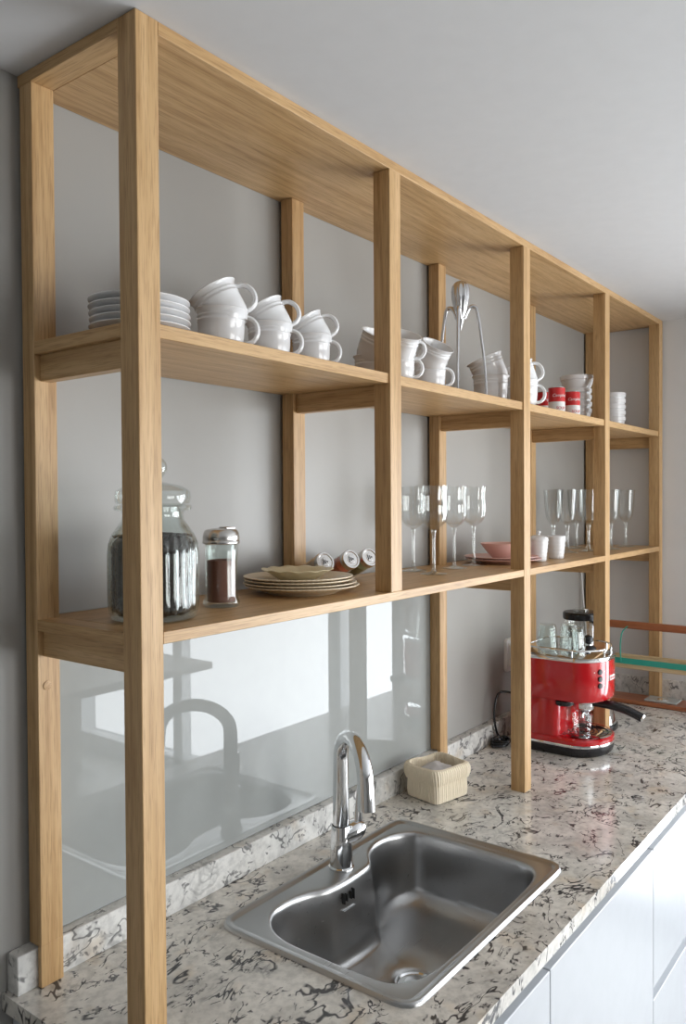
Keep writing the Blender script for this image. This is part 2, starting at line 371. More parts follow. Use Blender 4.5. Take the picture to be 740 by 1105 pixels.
# ------------------------------------------------------------------ sink
sk = empty('sink', (0.613, -0.341, 0.0))
tag(sk, 'brushed stainless steel sink set into the granite counter', 'sink')
SX0, SX1, SY0, SY1 = -0.309, 0.309, -0.217, 0.217
NA = 144
def ray_poly(poly, a, c=(0, 0)):
    dx, dy = math.cos(a), math.sin(a); best = 0
    for i in range(len(poly)):
        (x1, y1), (x2, y2) = poly[i], poly[(i+1) % len(poly)]
        ex, ey = x2-x1, y2-y1; den = dx*ey-dy*ex
        if abs(den) < 1e-12: continue
        t = ((x1-c[0])*ey-(y1-c[1])*ex)/den; s_ = ((x1-c[0])*dy-(y1-c[1])*dx)/den
        if t > 0 and -1e-9 <= s_ <= 1+1e-9: best = max(best, t)
    return best
outer = rrect(SX0, SX1, SY0, SY1, 0.038, 10)
ctrl = [(-0.268, -0.115), (-0.272, 0.02), (-0.268, 0.085), (-0.245, 0.135), (-0.205, 0.163), (-0.150, 0.165), (-0.105, 0.152), (-0.078, 0.136), (-0.03, 0.127), (0.03, 0.127),
        (0.070, 0.133), (0.095, 0.153), (0.125, 0.172), (0.165, 0.181), (0.215, 0.176), (0.258, 0.150), (0.276, 0.105), (0.278, 0.0), (0.276, -0.10), (0.262, -0.150), (0.225, -0.178), (0.15, -0.187),
        (0.0, -0.188), (-0.13, -0.187), (-0.205, -0.182), (-0.250, -0.160)]
cc = ctrl + ctrl[:3]
inner = []
for i in range(len(ctrl)):
    a, b_, c, d = [Vector((*ctrl[(i+q) % len(ctrl)], 0)) for q in (-1, 0, 1, 2)]
    for j in range(6):
        t = j/6; q = 0.5*((2*b_)+(c-a)*t+(2*a-5*b_+4*c-d)*t*t+(3*b_-a-3*c+d)*t**3); inner.append((q.x, q.y))
ang = [2*PI*i/NA for i in range(NA)]
ro = [ray_poly(outer, a) for a in ang]; ri = [ray_poly(inner, a) for a in ang]
def ring(rad, z): return [Vector((r*math.cos(a), r*math.sin(a), z)) for r, a in zip(rad, ang)]
def off(rad, d):
    """move the outline inward by about d, perpendicular to itself"""
    P = [Vector((r*math.cos(a), r*math.sin(a))) for r, a in zip(rad, ang)]; out = []
    for i in range(NA):
        t = P[(i+1) % NA]-P[i-1]; nn = Vector((-t.y, t.x)).normalized(); out.append(P[i]+nn*d)
    return out
def ring_off(rad, d, z): return [Vector((p.x, p.y, z)) for p in off(rad, d)]
bm = bmesh.new()
R_ = [ring(ro, 0.0002), ring_off(ro, 0.001, 0.0045), ring_off(ro, 0.004, 0.0072), ring_off(ro, 0.011, 0.0072), ring_off(ro, 0.015, 0.0048), ring_off(ro, 0.018, 0.0026), ring_off(ro, 0.021, 0.0024)]
DEP = -0.165
R_ += [ring_off(ri, -0.006, 0.0024), ring_off(ri, -0.002, 0.0014), ring_off(ri, 0.001, -0.002), ring_off(ri, 0.003, -0.010)]
R_ += [ring_off(ri, 0.004+0.010*k/5, -0.010-0.11*k/5) for k in range(1, 6)]
# fillet to the bottom
def shrink(f, z, base=0.014):
    P = off(ri, base); return [Vector((p.x*f, p.y*f*1.0, z)) for p in P]
for k in range(1, 8):
    t = k/7*PI/2; R_.append(shrink(1-0.20*(1-math.cos(t)), -0.12-0.040*math.sin(t)))
R_ += [[Vector((0.0+(v.x-0.0)*s_, v.y*s_-0.026*(1-s_), -0.160-0.004*(1-s_))) for v in shrink(0.8, 0)] for s_ in (0.75, 0.5)]
rd = 0.045
R_ += [[Vector((0.0+rr*math.cos(a), -0.026+rr*math.sin(a), z)) for a in ang] for rr, z in ((0.048, -0.1655), (0.044, -0.168), (0.040, -0.172))]
loft(bm, R_, False, True)
build('basin', bm, steel_m, sk, True)
dr = lathe('drain', [(0.040, -0.1719), (0.0405, -0.1690), (0.036, -0.1685), (0.033, -0.1712), (0.022, -0.1712), (0.020, -0.1665), (0.012, -0.165), (0.0001, -0.165)], chrome, sk, 40, M=Matrix.Translation((0.0, -0.026, 0)))
for k, (dx, h) in enumerate(((-0.018, 0.011), (-0.009, 0.008), (0.005, 0.008), (0.014, 0.011))):
    box('overflow_slot', -0.024+dx-0.0012, -0.024+dx+0.0012, 0.114, 0.1245, -0.028-h, -0.028+h, dark_m, sk, 0.001)
# a thin engraved line of maker's marks below the slots
bm = bmesh.new()
for k in range(9): add_box(bm, -0.043+k*0.0042, -0.043+k*0.0042+0.003, 0.1145, 0.1215, -0.054, -0.0525)
build('engraved_mark', bm, steel_m, sk)

# ------------------------------------------------------------------ faucet
fx, fy = 0.629, -0.172
fa = empty('faucet', (fx, fy, 0.0028)); tag(fa, 'polished chrome single-lever kitchen faucet standing on the back ledge of the sink', 'faucet')
lathe('base', [(0.0275, 0), (0.0275, 0.004), (0.0245, 0.0065), (0.0240, 0.015), (0.0215, 0.088), (0.0200, 0.092), (0.0001, 0.092)], chrome, fa, 36)
sdir = Vector((-0.59, -0.807, 0)); sdir.normalize()
sp_pts = [Vector((0, 0, 0.0925)), Vector((0, 0, 0.15)), Vector((0, 0, 0.20)), Vector((0, 0, 0.235))]
RCH = 0.172
for k in range(1, 15):
    t = k/14*PI; sp_pts.append(sdir*(RCH/2*(1-math.cos(t))) + Vector((0, 0, 0.237+0.063*math.sin(t))))
sp_pts += [sdir*(RCH+0.003)+Vector((0, 0, 0.21)), sdir*(RCH+0.005)+Vector((0, 0, 0.188))]
tube('spout', sp_pts, [0.0178, 0.0172, 0.0166, 0.0162]+[0.0165-0.0015*abs(math.sin(k/14*PI)) for k in range(1, 15)]+[0.0175, 0.0175], chrome, fa, 24)
lathe('collar', [(0.0190, 0.0918), (0.0190, 0.0932), (0.0001, 0.0932)], dark_m, fa, 36)
lv = Vector((0.80, -0.50, 0.30)).normalized()
J0 = Vector((0.004, -0.004, 0.068)); J1 = J0+lv*0.050
lever = tube('lever', [J0, J0+lv*0.018, J0+lv*0.030, J0+lv*0.042, J1], [0.021, 0.022, 0.0215, 0.017, 0.009], chrome, fa, 28)
bm = bmesh.new(); hp = J0+lv*0.034
add_tube(bm, [hp+Vector((0, 0, -0.004)), hp+Vector((0.003, 0, 0.03)), hp+Vector((0.007, -0.001, 0.065)), hp+Vector((0.010, -0.002, 0.092))], [0.014, 0.0125, 0.012, 0.0115], 16, (0.55, 1.0))
build('lever_blade', bm, chrome, lever, True)

# ------------------------------------------------------------------ mugs
def handle_pts(r, z0, z1, out, n=14):
    pts = []
    for k in range(n+1):
        t = -PI/2 + PI*k/n
        pts.append((r-0.004+out*max(0, math.cos(t))**0.75, 0, (z0+z1)/2+(z1-z0)/2*math.sin(t)))
    return pts
def make_mug(label, cat, group, r=0.041, h=0.070, flare=0.003):
    t = empty('mug'); tag(t, label, cat, group)
    wl = 0.0032
    prof = [(0.0001, 0.002), (r*0.62, 0.002), (r*0.64, 0), (r*0.70, 0), (r*0.75, 0.004), (r*0.86, h*0.14), (r*0.925, h*0.28), (r*0.95, h*0.45), (r*0.955, h*0.68), (r*0.98, h*0.70), (r*0.98, h*0.735), (r*0.96, h*0.75),
            (r*0.96, h*0.79), (r*0.985, h*0.81), (r*0.985, h*0.84), (r*0.968, h*0.855), (r*0.985, h*0.91), (r+flare*0.5, h*0.96), (r+flare, h*0.985), (r+flare-0.0006, h), (r+flare-wl, h*0.99), (r-wl, h*0.86), (r*0.95-wl, h*0.6),
            (r*0.9-wl, h*0.3), (r*0.7-wl, h*0.1), (0.0001, h*0.08)]
    lathe('body', prof, ceramic, t, 40)
    tube('handle', handle_pts(r*0.96, h*0.20, h*0.84, r*0.62), 0.0053, ceramic, t, 12, (1.35, 0.8))
    return t
mug0 = make_mug('white mug', 'mug', 'white mugs in tilted pairs on the upper shelf')
CMUGS = 'white mugs stacked in pairs on the upper shelf'
first = [True]
def place(proto, loc, rz=0.0, tilt=(0, 0), sc=1.0, label=None, group=None, used=first):
    o = proto if used[0] else copy_tree(proto)
    used[0] = False
    o.location = loc
    M = Matrix.Rotation(tilt[0], 3, Vector(tilt[1] if tilt[1] else (1, 0, 0))) @ Matrix.Rotation(rz, 3, 'Z') if tilt[1] else Matrix.Rotation(rz, 3, 'Z')
    o.rotation_euler = M.to_euler(); o.scale = (sc, sc, sc)
    if label: o['label'] = label
    if group: o['group'] = group
    return o
vdir = Vector((fwd.x, fwd.y, 0)).normalized()         # roughly the way the shelf is looked along
RZ = math.atan2(RT.y, RT.x)                           # handles point to the photo's right
# (column, depth, scale, upper tilt about the view line, tilt towards the viewer)
stacks = [      # column, depth, scale, tilt to the side, tilt to the room, where, sideways shift, lift, turn of the two handles
    (239, -0.200, 1.04, 0.52, 0.00, 'pair nearest the stacked saucers', 0.020, 0.041, 0.1, 0.15),
    (291, -0.200, 0.99, 0.52, 0.00, 'middle pair left of the second front post', 0.018, 0.041, 0.1, 0.15),
    (336, -0.205, 0.94, 0.56, 0.00, 'pair left of the second front post', 0.018, 0.041, 0.1, 0.15),
    (402, -0.140, 1.05, -0.34, 0.40, 'pair half hidden behind the second front post', -0.006, 0.054, 0.1, 0.5),
    (430, -0.236, 0.88, -0.24, 0.46, 'pair just right of the second front post', -0.002, 0.056, 0.1, 0.1),
    (464, -0.215, 0.93, -0.36, 0.46, 'pair nearest the citrus squeezer', -0.006, 0.056, 0.1, 1.7),
    (529, -0.185, 1.18, 0.40, 0.00, 'pair seen behind the squeezer leg', 0.014, 0.048, 1.3, 1.3),
    (563, -0.232, 1.10, 0.38, 0.00, 'pair nearest the small red tins', 0.012, 0.046, 0.1, 0.1),
]
side = Vector((RT.x, RT.y, 0)).normalized()
for u, y, sc, ta, tb, where, sh_, lift, h1, h2 in stacks:
    x = along(u, y, 390)
    place(mug0, (x, y, Z2+0.0003), RZ+h1, (0, None), sc, 'upright white mug, lower of the ' + where, CMUGS)
    ax = (-vdir)*ta + side*tb
    a = ax.length
    place(mug0, (x+side.x*sh_, y+side.y*sh_, Z2+lift*sc), RZ+h2, (a, ax.normalized()), sc, 'tilted white mug, upper of the ' + where, CMUGS)

# ------------------------------------------------------------------ saucers on the upper shelf
def plate_profile(r, h, foot=0.5, wl=0.003):
    return [(0.0001, 0.0015), (r*foot-0.004, 0.0015), (r*foot-0.003, 0), (r*foot, 0), (r*foot+0.002, 0.002), (r*0.75, h*0.42), (r*0.97, h-0.003), (r, h-0.0018), (r, h-0.0004), (r-0.0015, h), (r*0.95, h-wl*0.55), (r*0.74, h*0.42+wl), (r*foot, wl+0.001), (0.0001, wl+0.001)]
x = along(151, -0.185, 335)
s0 = lathe('saucer', plate_profile(0.079, 0.016), ceramic, None, 56); n_s = 5
names_s = ['bottom of the stack', 'second from the bottom of the stack', 'middle of the stack', 'second from the top of the stack', 'top of the stack']
for k in range(n_s):
    o = s0 if k == 0 else s0.copy()
    if k: COL.objects.link(o)
    o.location = (x+random.uniform(-.001, .001), -0.185+random.uniform(-.001, .001), Z2+0.0003+k*0.0105)
    tag(o, 'white saucer, ' + names_s[k] + ' behind the nearest post', 'saucer', 'white saucers stacked on the upper shelf')

# ------------------------------------------------------------------ citrus squeezer
jy = -0.215; jx = along(497, jy, 360)
jq = empty('citrus_squeezer', (jx, jy, Z2)); tag(jq, 'tall silver three-legged citrus squeezer standing on the upper shelf', 'citrus squeezer')
hz = 0.170; hh = 0.125
def flute(t, r, z): return (r*(1+0.07*math.cos(9*t)) if r > 0.004 else r, z)
prof = [(0.0005, 0), (0.003, 0.008), (0.009, 0.030), (0.0165, 0.055), (0.0215, 0.080), (0.0225, 0.098), (0.020, 0.112), (0.013, 0.1215), (0.005, 0.1248), (0.0002, 0.125)]
lathe('head', [(r, z+hz) for r, z in prof], cast_alu, jq, 54, flute)
for k, a in enumerate((RZ-0.12, RZ+PI-0.55, RZ-PI/2-0.35)):
    d = Vector((math.cos(a), math.sin(a), 0)); 
    rf = 0.062
    kz = 0.222
    if k == 2: rf = 0.026
    pts = spline([d*0.008+Vector((0, 0, hz+0.030)), d*0.022+Vector((0, 0, kz+0.004)), d*0.036+Vector((0, 0, kz+0.006)), d*0.043+Vector((0, 0, kz-0.012)), d*0.054+Vector((0, 0, 0.13)), d*(rf)+Vector((0, 0, 0.06)), d*(rf+0.002)+Vector((0, 0, 0.0006))] if k != 2 else
                 [d*0.006+Vector((0, 0, hz+0.03)), d*0.02+Vector((0, 0, kz+0.0)), d*0.028+Vector((0, 0, kz-0.005)), d*0.031+Vector((0, 0, kz-0.03)), d*0.034+Vector((0, 0, 0.13)), d*0.036+Vector((0, 0, 0.06)), d*0.036+Vector((0, 0, 0.0006))], 6)
    n_ = len(pts); tube('leg', pts, [0.0062 - 0.0038*(i/(n_-1)) for i in range(n_)], cast_alu, jq, 12)

# ------------------------------------------------------------------ printed tins with curved lettering
def curved_text(parent, body, r, z, size, mat, a0, shear=0.25, name='lettering'):
    cu = bpy.data.curves.new('t', 'FONT'); cu.body = body; cu.size = size; cu.align_x = 'CENTER'; cu.shear = shear; cu.extrude = 0.0002
    to = bpy.data.objects.new('t', cu); COL.objects.link(to)
    dg = bpy.context.evaluated_depsgraph_get(); dg.update(); me = bpy.data.meshes.new_from_object(to.evaluated_get(dg))
    bpy.data.objects.remove(to)
    for v in me.vertices:
        a = a0 + v.co.x/r; rr = r+0.0003+v.co.z
        v.co = Vector((rr*math.cos(a), rr*math.sin(a), z+v.co.y))
    me.materials.clear(); me.materials.append(mat)
    o = bpy.data.objects.new(name, me); COL.objects.link(o); o.parent = parent; return o
facing = math.atan2(-1, 0.0)
def make_tin():
    t = empty('tin_can'); r, h = 0.0245, 0.072
    lathe('body', [(0.0001, 0), (r-0.001, 0), (r, 0.001), (r, h*0.42), (0.0001, h*0.42)], canwhite, t, 36)
    lathe('upper_band', [(0.0001, h*0.42), (r, h*0.42), (r, h-0.001), (r-0.001, h), (0.0001, h)], canred, t, 36)
    lathe('rim', [(r-0.003, h), (r+0.0005, h), (r+0.0005, h+0.0015), (r-0.003, h+0.0015)], steel_lid, t, 36, caps=(False, False))
    cu = PI+0.85
    curved_text(t, "Campbell's", r, h*0.62, 0.0125, canwhite, -PI/2-0.62, 0.35)
    curved_text(t, "SOUP", r, h*0.10, 0.012, canred, -PI/2-0.62, 0.0)
    return t
tin = make_tin(); used = [True]
for u, y, lab in ((600.5, -0.262, 'small red and white tin, in front of the mug handles'), (617, -0.262, 'small red and white tin nearest the stacked white bowls'), (587, -0.19, 'small red and white tin, furthest left, half behind the mug handles')):
    o = place(tin, (along(u, y, 430), y, Z2+0.0003), 0.0, (0, None), 1.0, lab, 'red and white tins on the upper shelf', used); tag(o, cat='tin')

# ------------------------------------------------------------------ white bowls stacked on the upper shelf
def bowl_prof(r, h):
    return [(0.0001, 0.002), (r*0.66, 0.002), (r*0.67, 0), (r*0.73, 0), (r*0.79, 0.005), (r*0.88, h*0.40), (r*0.93, h*0.66), (r*0.98, h*0.69), (r*0.99, h*0.74), (r, h-0.001), (r-0.002, h), (r-0.004, h-0.001), (r*0.8, h*0.40), (r*0.7, 0.008), (0.0001, 0.006)]
bw = lathe('bowl', bowl_prof(0.047, 0.045), ceramic, None, 44)
bx, by = along(623, -0.190, 420), -0.190
nb = ['bottom', 'second from the bottom', 'third from the bottom', 'fourth from the bottom', 'second from the top']
for k in range(5):
    o = bw if k == 0 else bw.copy()
    if k: COL.objects.link(o)
    o.location = (bx, by, Z2+0.0003+0.0225*k); o.rotation_euler = (0, 0, k*0.3)
    tag(o, 'small white bowl, ' + nb[k] + ' of the stack beside the red tins', 'bowl', 'white bowls stacked beside the red tins')
o = lathe('bowl', bowl_prof(0.057, 0.045), ceramic, None, 44); o.location = (bx-0.004, by, Z2+0.0003+0.0225*5-0.002)
tag(o, 'wide white bowl lying on top of the stack beside the red tins', 'bowl')
bx2 = along(662, -0.19, 440)
nb = ['bottom', 'second from the bottom', 'third from the bottom', 'second from the top', 'top']
for k in range(5):
    o = bw.copy(); COL.objects.link(o); o.location = (bx2, -0.19, Z2+0.0003+0.0225*k); o.scale = (0.92, 0.92, 1); o.rotation_euler = (0, 0, k)
    tag(o, 'small white bowl, ' + nb[k] + ' of the last-bay stack', 'bowl', 'white bowls stacked in the last bay')

# ------------------------------------------------------------------ LOWER SHELF: big ribbed jar of coffee beans
jr = 0.0720; jX, jY = along(166, -0.185, 640), -0.185
jar = empty('glass_jar', (jX, jY, Z3+0.0003)); jar.scale = (1, 1, 0.905); tag(jar, 'large ribbed glass storage jar with a domed knob lid behind the nearest post', 'jar')
def rib(t, r, z):
    k = max(0.0, min(1.0, (z-0.012)/0.02))*max(0.0, min(1.0, (0.165-z)/0.03))
    return (r*(1+0.034*k*(abs(math.cos(14*t))-0.6)), z)
prof = [(0.0001, 0.001), (jr*0.80, 0.0), (jr*0.93, 0.004), (jr*0.98, 0.014), (jr, 0.03), (jr, 0.115), (jr*0.975, 0.135), (jr*0.90, 0.152), (jr*0.78, 0.166), (jr*0.69, 0.176), (jr*0.67, 0.186), (jr*0.70, 0.192), (jr*0.84, 0.194), (jr*0.87, 0.198), (jr*0.84, 0.203), (jr*0.70, 0.204), (jr*0.62, 0.200), (jr*0.62, 0.186), (jr*0.64, 0.176), (jr*0.74, 0.163), (jr*0.86, 0.150), (jr*0.935, 0.134), (jr*0.955, 0.115), (jr*0.955, 0.03), (jr*0.93, 0.014), (jr*0.80, 0.008), (0.0001, 0.008)]
lathe('body', prof, jar_glass, jar, 168, rib)
lid = lathe('lid', [(0.0001, 0.2045), (jr*0.62, 0.2045), (jr*0.80, 0.206), (jr*0.83, 0.211), (jr*0.84, 0.218), (jr*0.82, 0.228), (jr*0.62, 0.2375), (jr*0.35, 0.242), (0.014, 0.244), (0.0125, 0.248), (0.0001, 0.249)], jar_glass, jar, 56)
knob_p = [(0.0001, 0.246), (0.012, 0.247), (0.015, 0.252)] + [(0.0235*math.sin(a), 0.270-0.0215*math.cos(a)) for a in [PI*(0.25+0.75*k/10) for k in range(10)]] + [(0.0002, 0.2917)]
lathe('knob', knob_p, jar_glass, lid, 36)
# the beans
bm = bmesh.new(); br = jr*0.925
add_lathe(bm, [(0.0001, 0.0085), (br*0.84, 0.0095), (br*0.955, 0.016), (br*0.965, 0.03), (br*0.965, 0.110), (br*0.93, 0.126), (br*0.80, 0.134), (0.0001, 0.138)], 60, lambda t, r, z: (r*(0.985+0.010*math.sin(23*t+z*400)), z+0.0015*math.sin(9*t+r*300)))
def bean(P, n):
    t = bmesh.new(); bmesh.ops.create_icosphere(t, subdivisions=1, radius=1)
    q = n.to_track_quat('Z', 'Y').to_matrix().to_4x4() @ Matrix.Rotation(random.uniform(0, PI), 4, 'Z')
    merge(bm, t, Matrix.Translation(P) @ q @ Matrix.Diagonal((0.0048, 0.0033, 0.0016, 1)))
for k in range(900):
    a = random.uniform(0, 2*PI); z = random.uniform(0.014, 0.122)
    n = Vector((math.cos(a), math.sin(a), 0)); bean(n*br*0.972+Vector((0, 0, z)), (n+Vector((0, 0, random.uniform(-.3, .3)))).normalized())
for k in range(200):
    a = random.uniform(0, 2*PI); r = br*math.sqrt(random.random())*0.93
    bean(Vector((r*math.cos(a), r*math.sin(a), 0.138-0.005*(r/br)**2)), Vector((random.uniform(-.4, .4), random.uniform(-.4, .4), 1)).normalized())
o = build('coffee_beans', bm, bean_m, None, True); o.location = jar.location
tag(o, 'dark roasted coffee beans filling the big ribbed jar', 'coffee beans', kind='stuff')

# shaker of cocoa
sx, sy = along(239, -0.165, 640), -0.165; sr_ = 0.0305
sh = empty('glass_shaker', (sx, sy, Z3+0.0003)); tag(sh, 'glass shaker jar with a steel flip lid right of the bean jar', 'shaker')
lathe('body', [(0.0001, 0.001), (sr_*1.0, 0), (sr_*1.08, 0.004), (sr_*1.08, 0.009), (sr_*0.98, 0.016), (sr_*0.95, 0.022), (sr_*0.95, 0.088), (sr_, 0.093), (sr_*0.98, 0.108), (sr_*0.9, 0.112), (sr_*0.87, 0.108), (sr_*0.86, 0.022), (sr_*0.86, 0.009), (0.0001, 0.008)], jar_glass, sh, 16 * 4, lambda t, r, z: (r*(1+0.012*abs(math.sin(8*t))*(1 if 0.02 < z < 0.09 else 0)), z))
lidp = lathe('lid', [(0.0001, 0.1125), (sr_*1.04, 0.1125), (sr_*1.10, 0.114), (sr_*1.10, 0.117), (sr_*1.06, 0.119), (sr_*1.08, 0.121), (sr_*1.08, 0.126), (sr_*1.03, 0.133), (sr_*0.90, 0.138), (sr_*0.55, 0.140), (0.0001, 0.1402)], steel_lid, sh, 44)
bm = bmesh.new(); add_box(bm, 0.004, sr_*0.86, -0.010, 0.010, 0.1385, 0.1425, 0.001); build('flap', bm, steel_lid, lidp, True)
o = lathe('cocoa_powder', [(0.0001, 0.0085), (sr_*0.84, 0.0095), (sr_*0.84, 0.083), (sr_*0.5, 0.0845), (0.0001, 0.084)], cocoa_m, None, 40); o.location = sh.location
tag(o, 'reddish brown cocoa powder inside the glass shaker', 'cocoa powder', kind='stuff')

# cream plates with a rope-edged rim
px_, py_ = along(326, -0.150, 630), -0.150
def rope(t, r, z): return (r*(1+(0.006*math.cos(70*t) if r > 0.108 else 0)), z)
pl = lathe('plate', plate_profile(0.117, 0.0185, 0.60, 0.0032), cream, None, 280, rope)
pn = ['bottom', 'second from the bottom', 'second from the top', 'top']
zz = [0, 0.0058, 0.0125, 0.0185]; ss = [1.0, 0.99, 0.955, 0.95]; oo = [(0, 0), (-0.004, 0.002), (-0.007, 0.003), (-0.010, 0.002)]
for k in range(4):
    o = pl if k == 0 else pl.copy()
    if k: COL.objects.link(o)
    o.location = (px_+oo[k][0], py_+oo[k][1], Z3+0.0003+zz[k]); o.scale = (ss[k], ss[k], 1); o.rotation_euler = (0, 0, 0.02*k)
    tag(o, 'cream plate with a beaded rim, ' + pn[k] + ' of the stack of four', 'plate', 'cream beaded plates stacked on the lower shelf')
def scal(t, r, z):
    k = max(0, (r-0.045)/0.03); return (r*(1+0.02*k*math.cos(12*t)), z+0.0013*k*math.cos(12*t+0.6))
o = lathe('dish', [(0.0001, 0.001), (0.030, 0), (0.033, 0.001), (0.048, 0.010), (0.064, 0.021), (0.073, 0.0235), (0.0735, 0.0250), (0.072, 0.0255), (0.062, 0.024), (0.046, 0.013), (0.031, 0.004), (0.0001, 0.004)], cream_d, None, 96, scal)
o.location = (px_-0.010, py_+0.004, Z3+zz[3]+0.0065); tag(o, 'shallow olive-cream dish with a wavy rim resting on the cream plates', 'dish')

# spice jars lying with their lids to the room
sy_ = -0.075
spd = (RT*0.50 + UP*0.36 - fwd*0.74).normalized()      # from the jar's foot to its lid
Q = spd.to_track_quat('Z', 'Y')
def make_spice():
    t = empty('spice_jar'); r = 0.0225
    lathe('body', [(0.0001, 0.001), (r*0.9, 0), (r, 0.003), (r, 0.058), (r*0.85, 0.067), (r*0.82, 0.072), (r*0.76, 0.072), (r*0.93, 0.056), (r*0.93, 0.005), (0.0001, 0.004)], glass_m, t, 32)
    l = lathe('lid', [(0.0001, 0.0705), (r*0.98, 0.0705), (r*1.02, 0.072), (r*1.02, 0.083), (r*0.96, 0.0855), (r*0.80, 0.0855), (r*0.74, 0.0838), (r*0.46, 0.0838), (r*0.42, 0.0850), (r*0.22, 0.0850), (0.0001, 0.0850)], steel_lid, t, 36)
    bm = bmesh.new()
    for k in range(3): add_box(bm, -0.0065+k*0.005, -0.004+k*0.005, -0.006+0.002*k, 0.006-0.002*k, 0.0849, 0.0856)
    build('lid_emblem', bm, dark_m, l)
    return t
sj = make_spice(); used = [True]
for (u, v), mt_, nm, lab, wh in (((351, 600), sp_brown, 'ground_spice', 'brown ground spice', 'left-hand'), ((379, 599), sp_red, 'ground_spice', 'orange-red ground spice', 'middle'), ((399, 597), sp_green, 'dried_herbs', 'green dried herbs', 'right-hand')):
    d = fwd + RT*((u-370)/FPX) - UP*((v-552.5)/FPX); k = (-0.125-CAM.y)/d.y; lidc = CAM + d*k
    foot = lidc - spd*0.085
    # rest the rim of the foot on the shelf
    low = foot.z - 0.0205*math.sqrt(max(0, 1-spd.z**2)); foot.z += (Z3+0.0004) - low if low < Z3 else 0
    foot.z = Z3+0.0012+0.0235*math.sqrt(1-spd.z**2)
    o = place(sj, foot, 0, (0, None), 1.0, 'silver-lidded spice jar holding %s, %s of the three' % (lab, wh), 'spice jars leaning behind the cream plates', used)
    tag(o, cat='spice jar'); o.rotation_euler = Q.to_euler()
    c = lathe(nm, [(0.0001, 0.0045), (0.0200, 0.0055), (0.0200, 0.050), (0.0001, 0.052)], mt_, None, 28); c.location = foot; c.rotation_euler = Q.to_euler()
    tag(c, lab + ' inside the %s leaning spice jar' % wh, 'spice', kind='stuff')

# wine glasses with scalloped optic bowls
def make_wine():
    t = empty('wine_glass')
    def opt(tt, r, z): return (r*(1+0.05*abs(math.cos(6*tt))*(1 if z > 0.12 else 0)), z+(0.0035*abs(math.cos(6*tt)) if z > 0.212 else 0))
    bowl = [(0.0001, 0.113), (0.006, 0.112), (0.018, 0.119), (0.028, 0.130), (0.0335, 0.146), (0.035, 0.160), (0.034, 0.180), (0.0325, 0.195), (0.034, 0.210), (0.0365, 0.222), (0.0355, 0.2222), (0.0330, 0.210), (0.0315, 0.195), (0.033, 0.180), (0.034, 0.160), (0.0322, 0.147), (0.027, 0.132), (0.016, 0.1225), (0.0001, 0.119)]
    lathe('bowl', bowl, glass_m, t, 72, opt)
    lathe('stem', [(0.0055, 0.113), (0.0062, 0.110), (0.0062, 0.106), (0.0045, 0.101), (0.0036, 0.085), (0.0036, 0.03), (0.0045, 0.012), (0.008, 0.006), (0.0001, 0.0059)], stem_glass, t, 20, caps=(True, False))
    lathe('foot', [(0.0001, 0.0), (0.034, 0.0), (0.0352, 0.0008), (0.034, 0.0016), (0.018, 0.0036), (0.008, 0.0062), (0.0001, 0.0064)], stem_glass, t, 40)
    return t
wg = make_wine(); used = [True]
for u, y, lab in ((468, -0.165, 'front one, nearest the shelf edge'), (446, -0.075, 'leftmost, beside the second front post'), (490, -0.125, 'third from the left in the bay'), (511, -0.120, 'rightmost, beside the pink bowl')):
    o = place(wg, (along(u, y, 600), y, Z3+0.0003), random.random(), (0, None), 1.0, 'scalloped stemmed wine glass, ' + lab, 'scalloped wine glasses on the lower shelf', used); tag(o, cat='wine glass')
# tall goblets
def make_goblet():
    t = empty('goblet')
    lathe('bowl', [(0.0001, 0.096), (0.008, 0.096), (0.018, 0.104), (0.0255, 0.118), (0.0295, 0.140), (0.0325, 0.180), (0.0355, 0.220), (0.0345, 0.2202), (0.0315, 0.180), (0.0285, 0.140), (0.0245, 0.120), (0.016, 0.107), (0.0001, 0.102)], glass_m, t, 44)
    lathe('stem', [(0.0062, 0.097), (0.0085, 0.090), (0.0062, 0.083), (0.0050, 0.07), (0.0045, 0.04), (0.0065, 0.018), (0.0095, 0.014), (0.0065, 0.010), (0.012, 0.006), (0.0001, 0.0059)], stem_glass, t, 8 * 3, caps=(True, False))
    lathe('foot', [(0.0001, 0.0), (0.034, 0.0), (0.035, 0.0012), (0.033, 0.0024), (0.014, 0.0055), (0.0001, 0.0062)], stem_glass, t, 40)
    return t
gb = make_goblet(); used = [True]
for u, y, lab in ((635, -0.175, 'front one beside the fourth front post'), (597, -0.070, 'leftmost, behind the white ribbed tumblers'), (612, -0.140, 'second from the left in the fourth bay'), (622, -0.080, 'back one left of the fourth front post'),
                  (659, -0.205, 'left one in the last bay'), (675, -0.195, 'right one in the last bay')):
    o = place(gb, (along(u, y, 590), y, Z3+0.0003), random.random(), (0, None), 1.0, 'tall clear glass goblet, ' + lab, 'clear goblets on the lower shelf', used); tag(o, cat='goblet')

# pink plates and bowl
kx, ky = along(543, -0.150, 600), -0.150
pk = lathe('plate', plate_profile(0.112, 0.015, 0.58), pink_m, None, 64); pk.location = (kx, ky, Z3+0.0003)
tag(pk, 'dusty pink plate, lower of two, under the pink bowl', 'plate', 'pink plates under the pink bowl')
o = pk.copy(); COL.objects.link(o); o.location = (kx-0.006, ky+0.004, Z3+0.0068); o.scale = (0.97, 0.97, 1); tag(o, 'dusty pink plate, upper of two, carrying the pink bowl', 'plate', 'pink plates under the pink bowl')
o = lathe('bowl', [(0.0001, 0.002), (0.026, 0.002), (0.027, 0), (0.031, 0), (0.034, 0.005), (0.052, 0.026), (0.066, 0.045), (0.0665, 0.0465), (0.065, 0.047), (0.050, 0.028), (0.032, 0.008), (0.0001, 0.006)], pink_m, None, 56); o.location = (kx+0.010, ky+0.006, Z3+0.0112)
tag(o, 'small dusty pink bowl sitting on the pink plates', 'bowl')

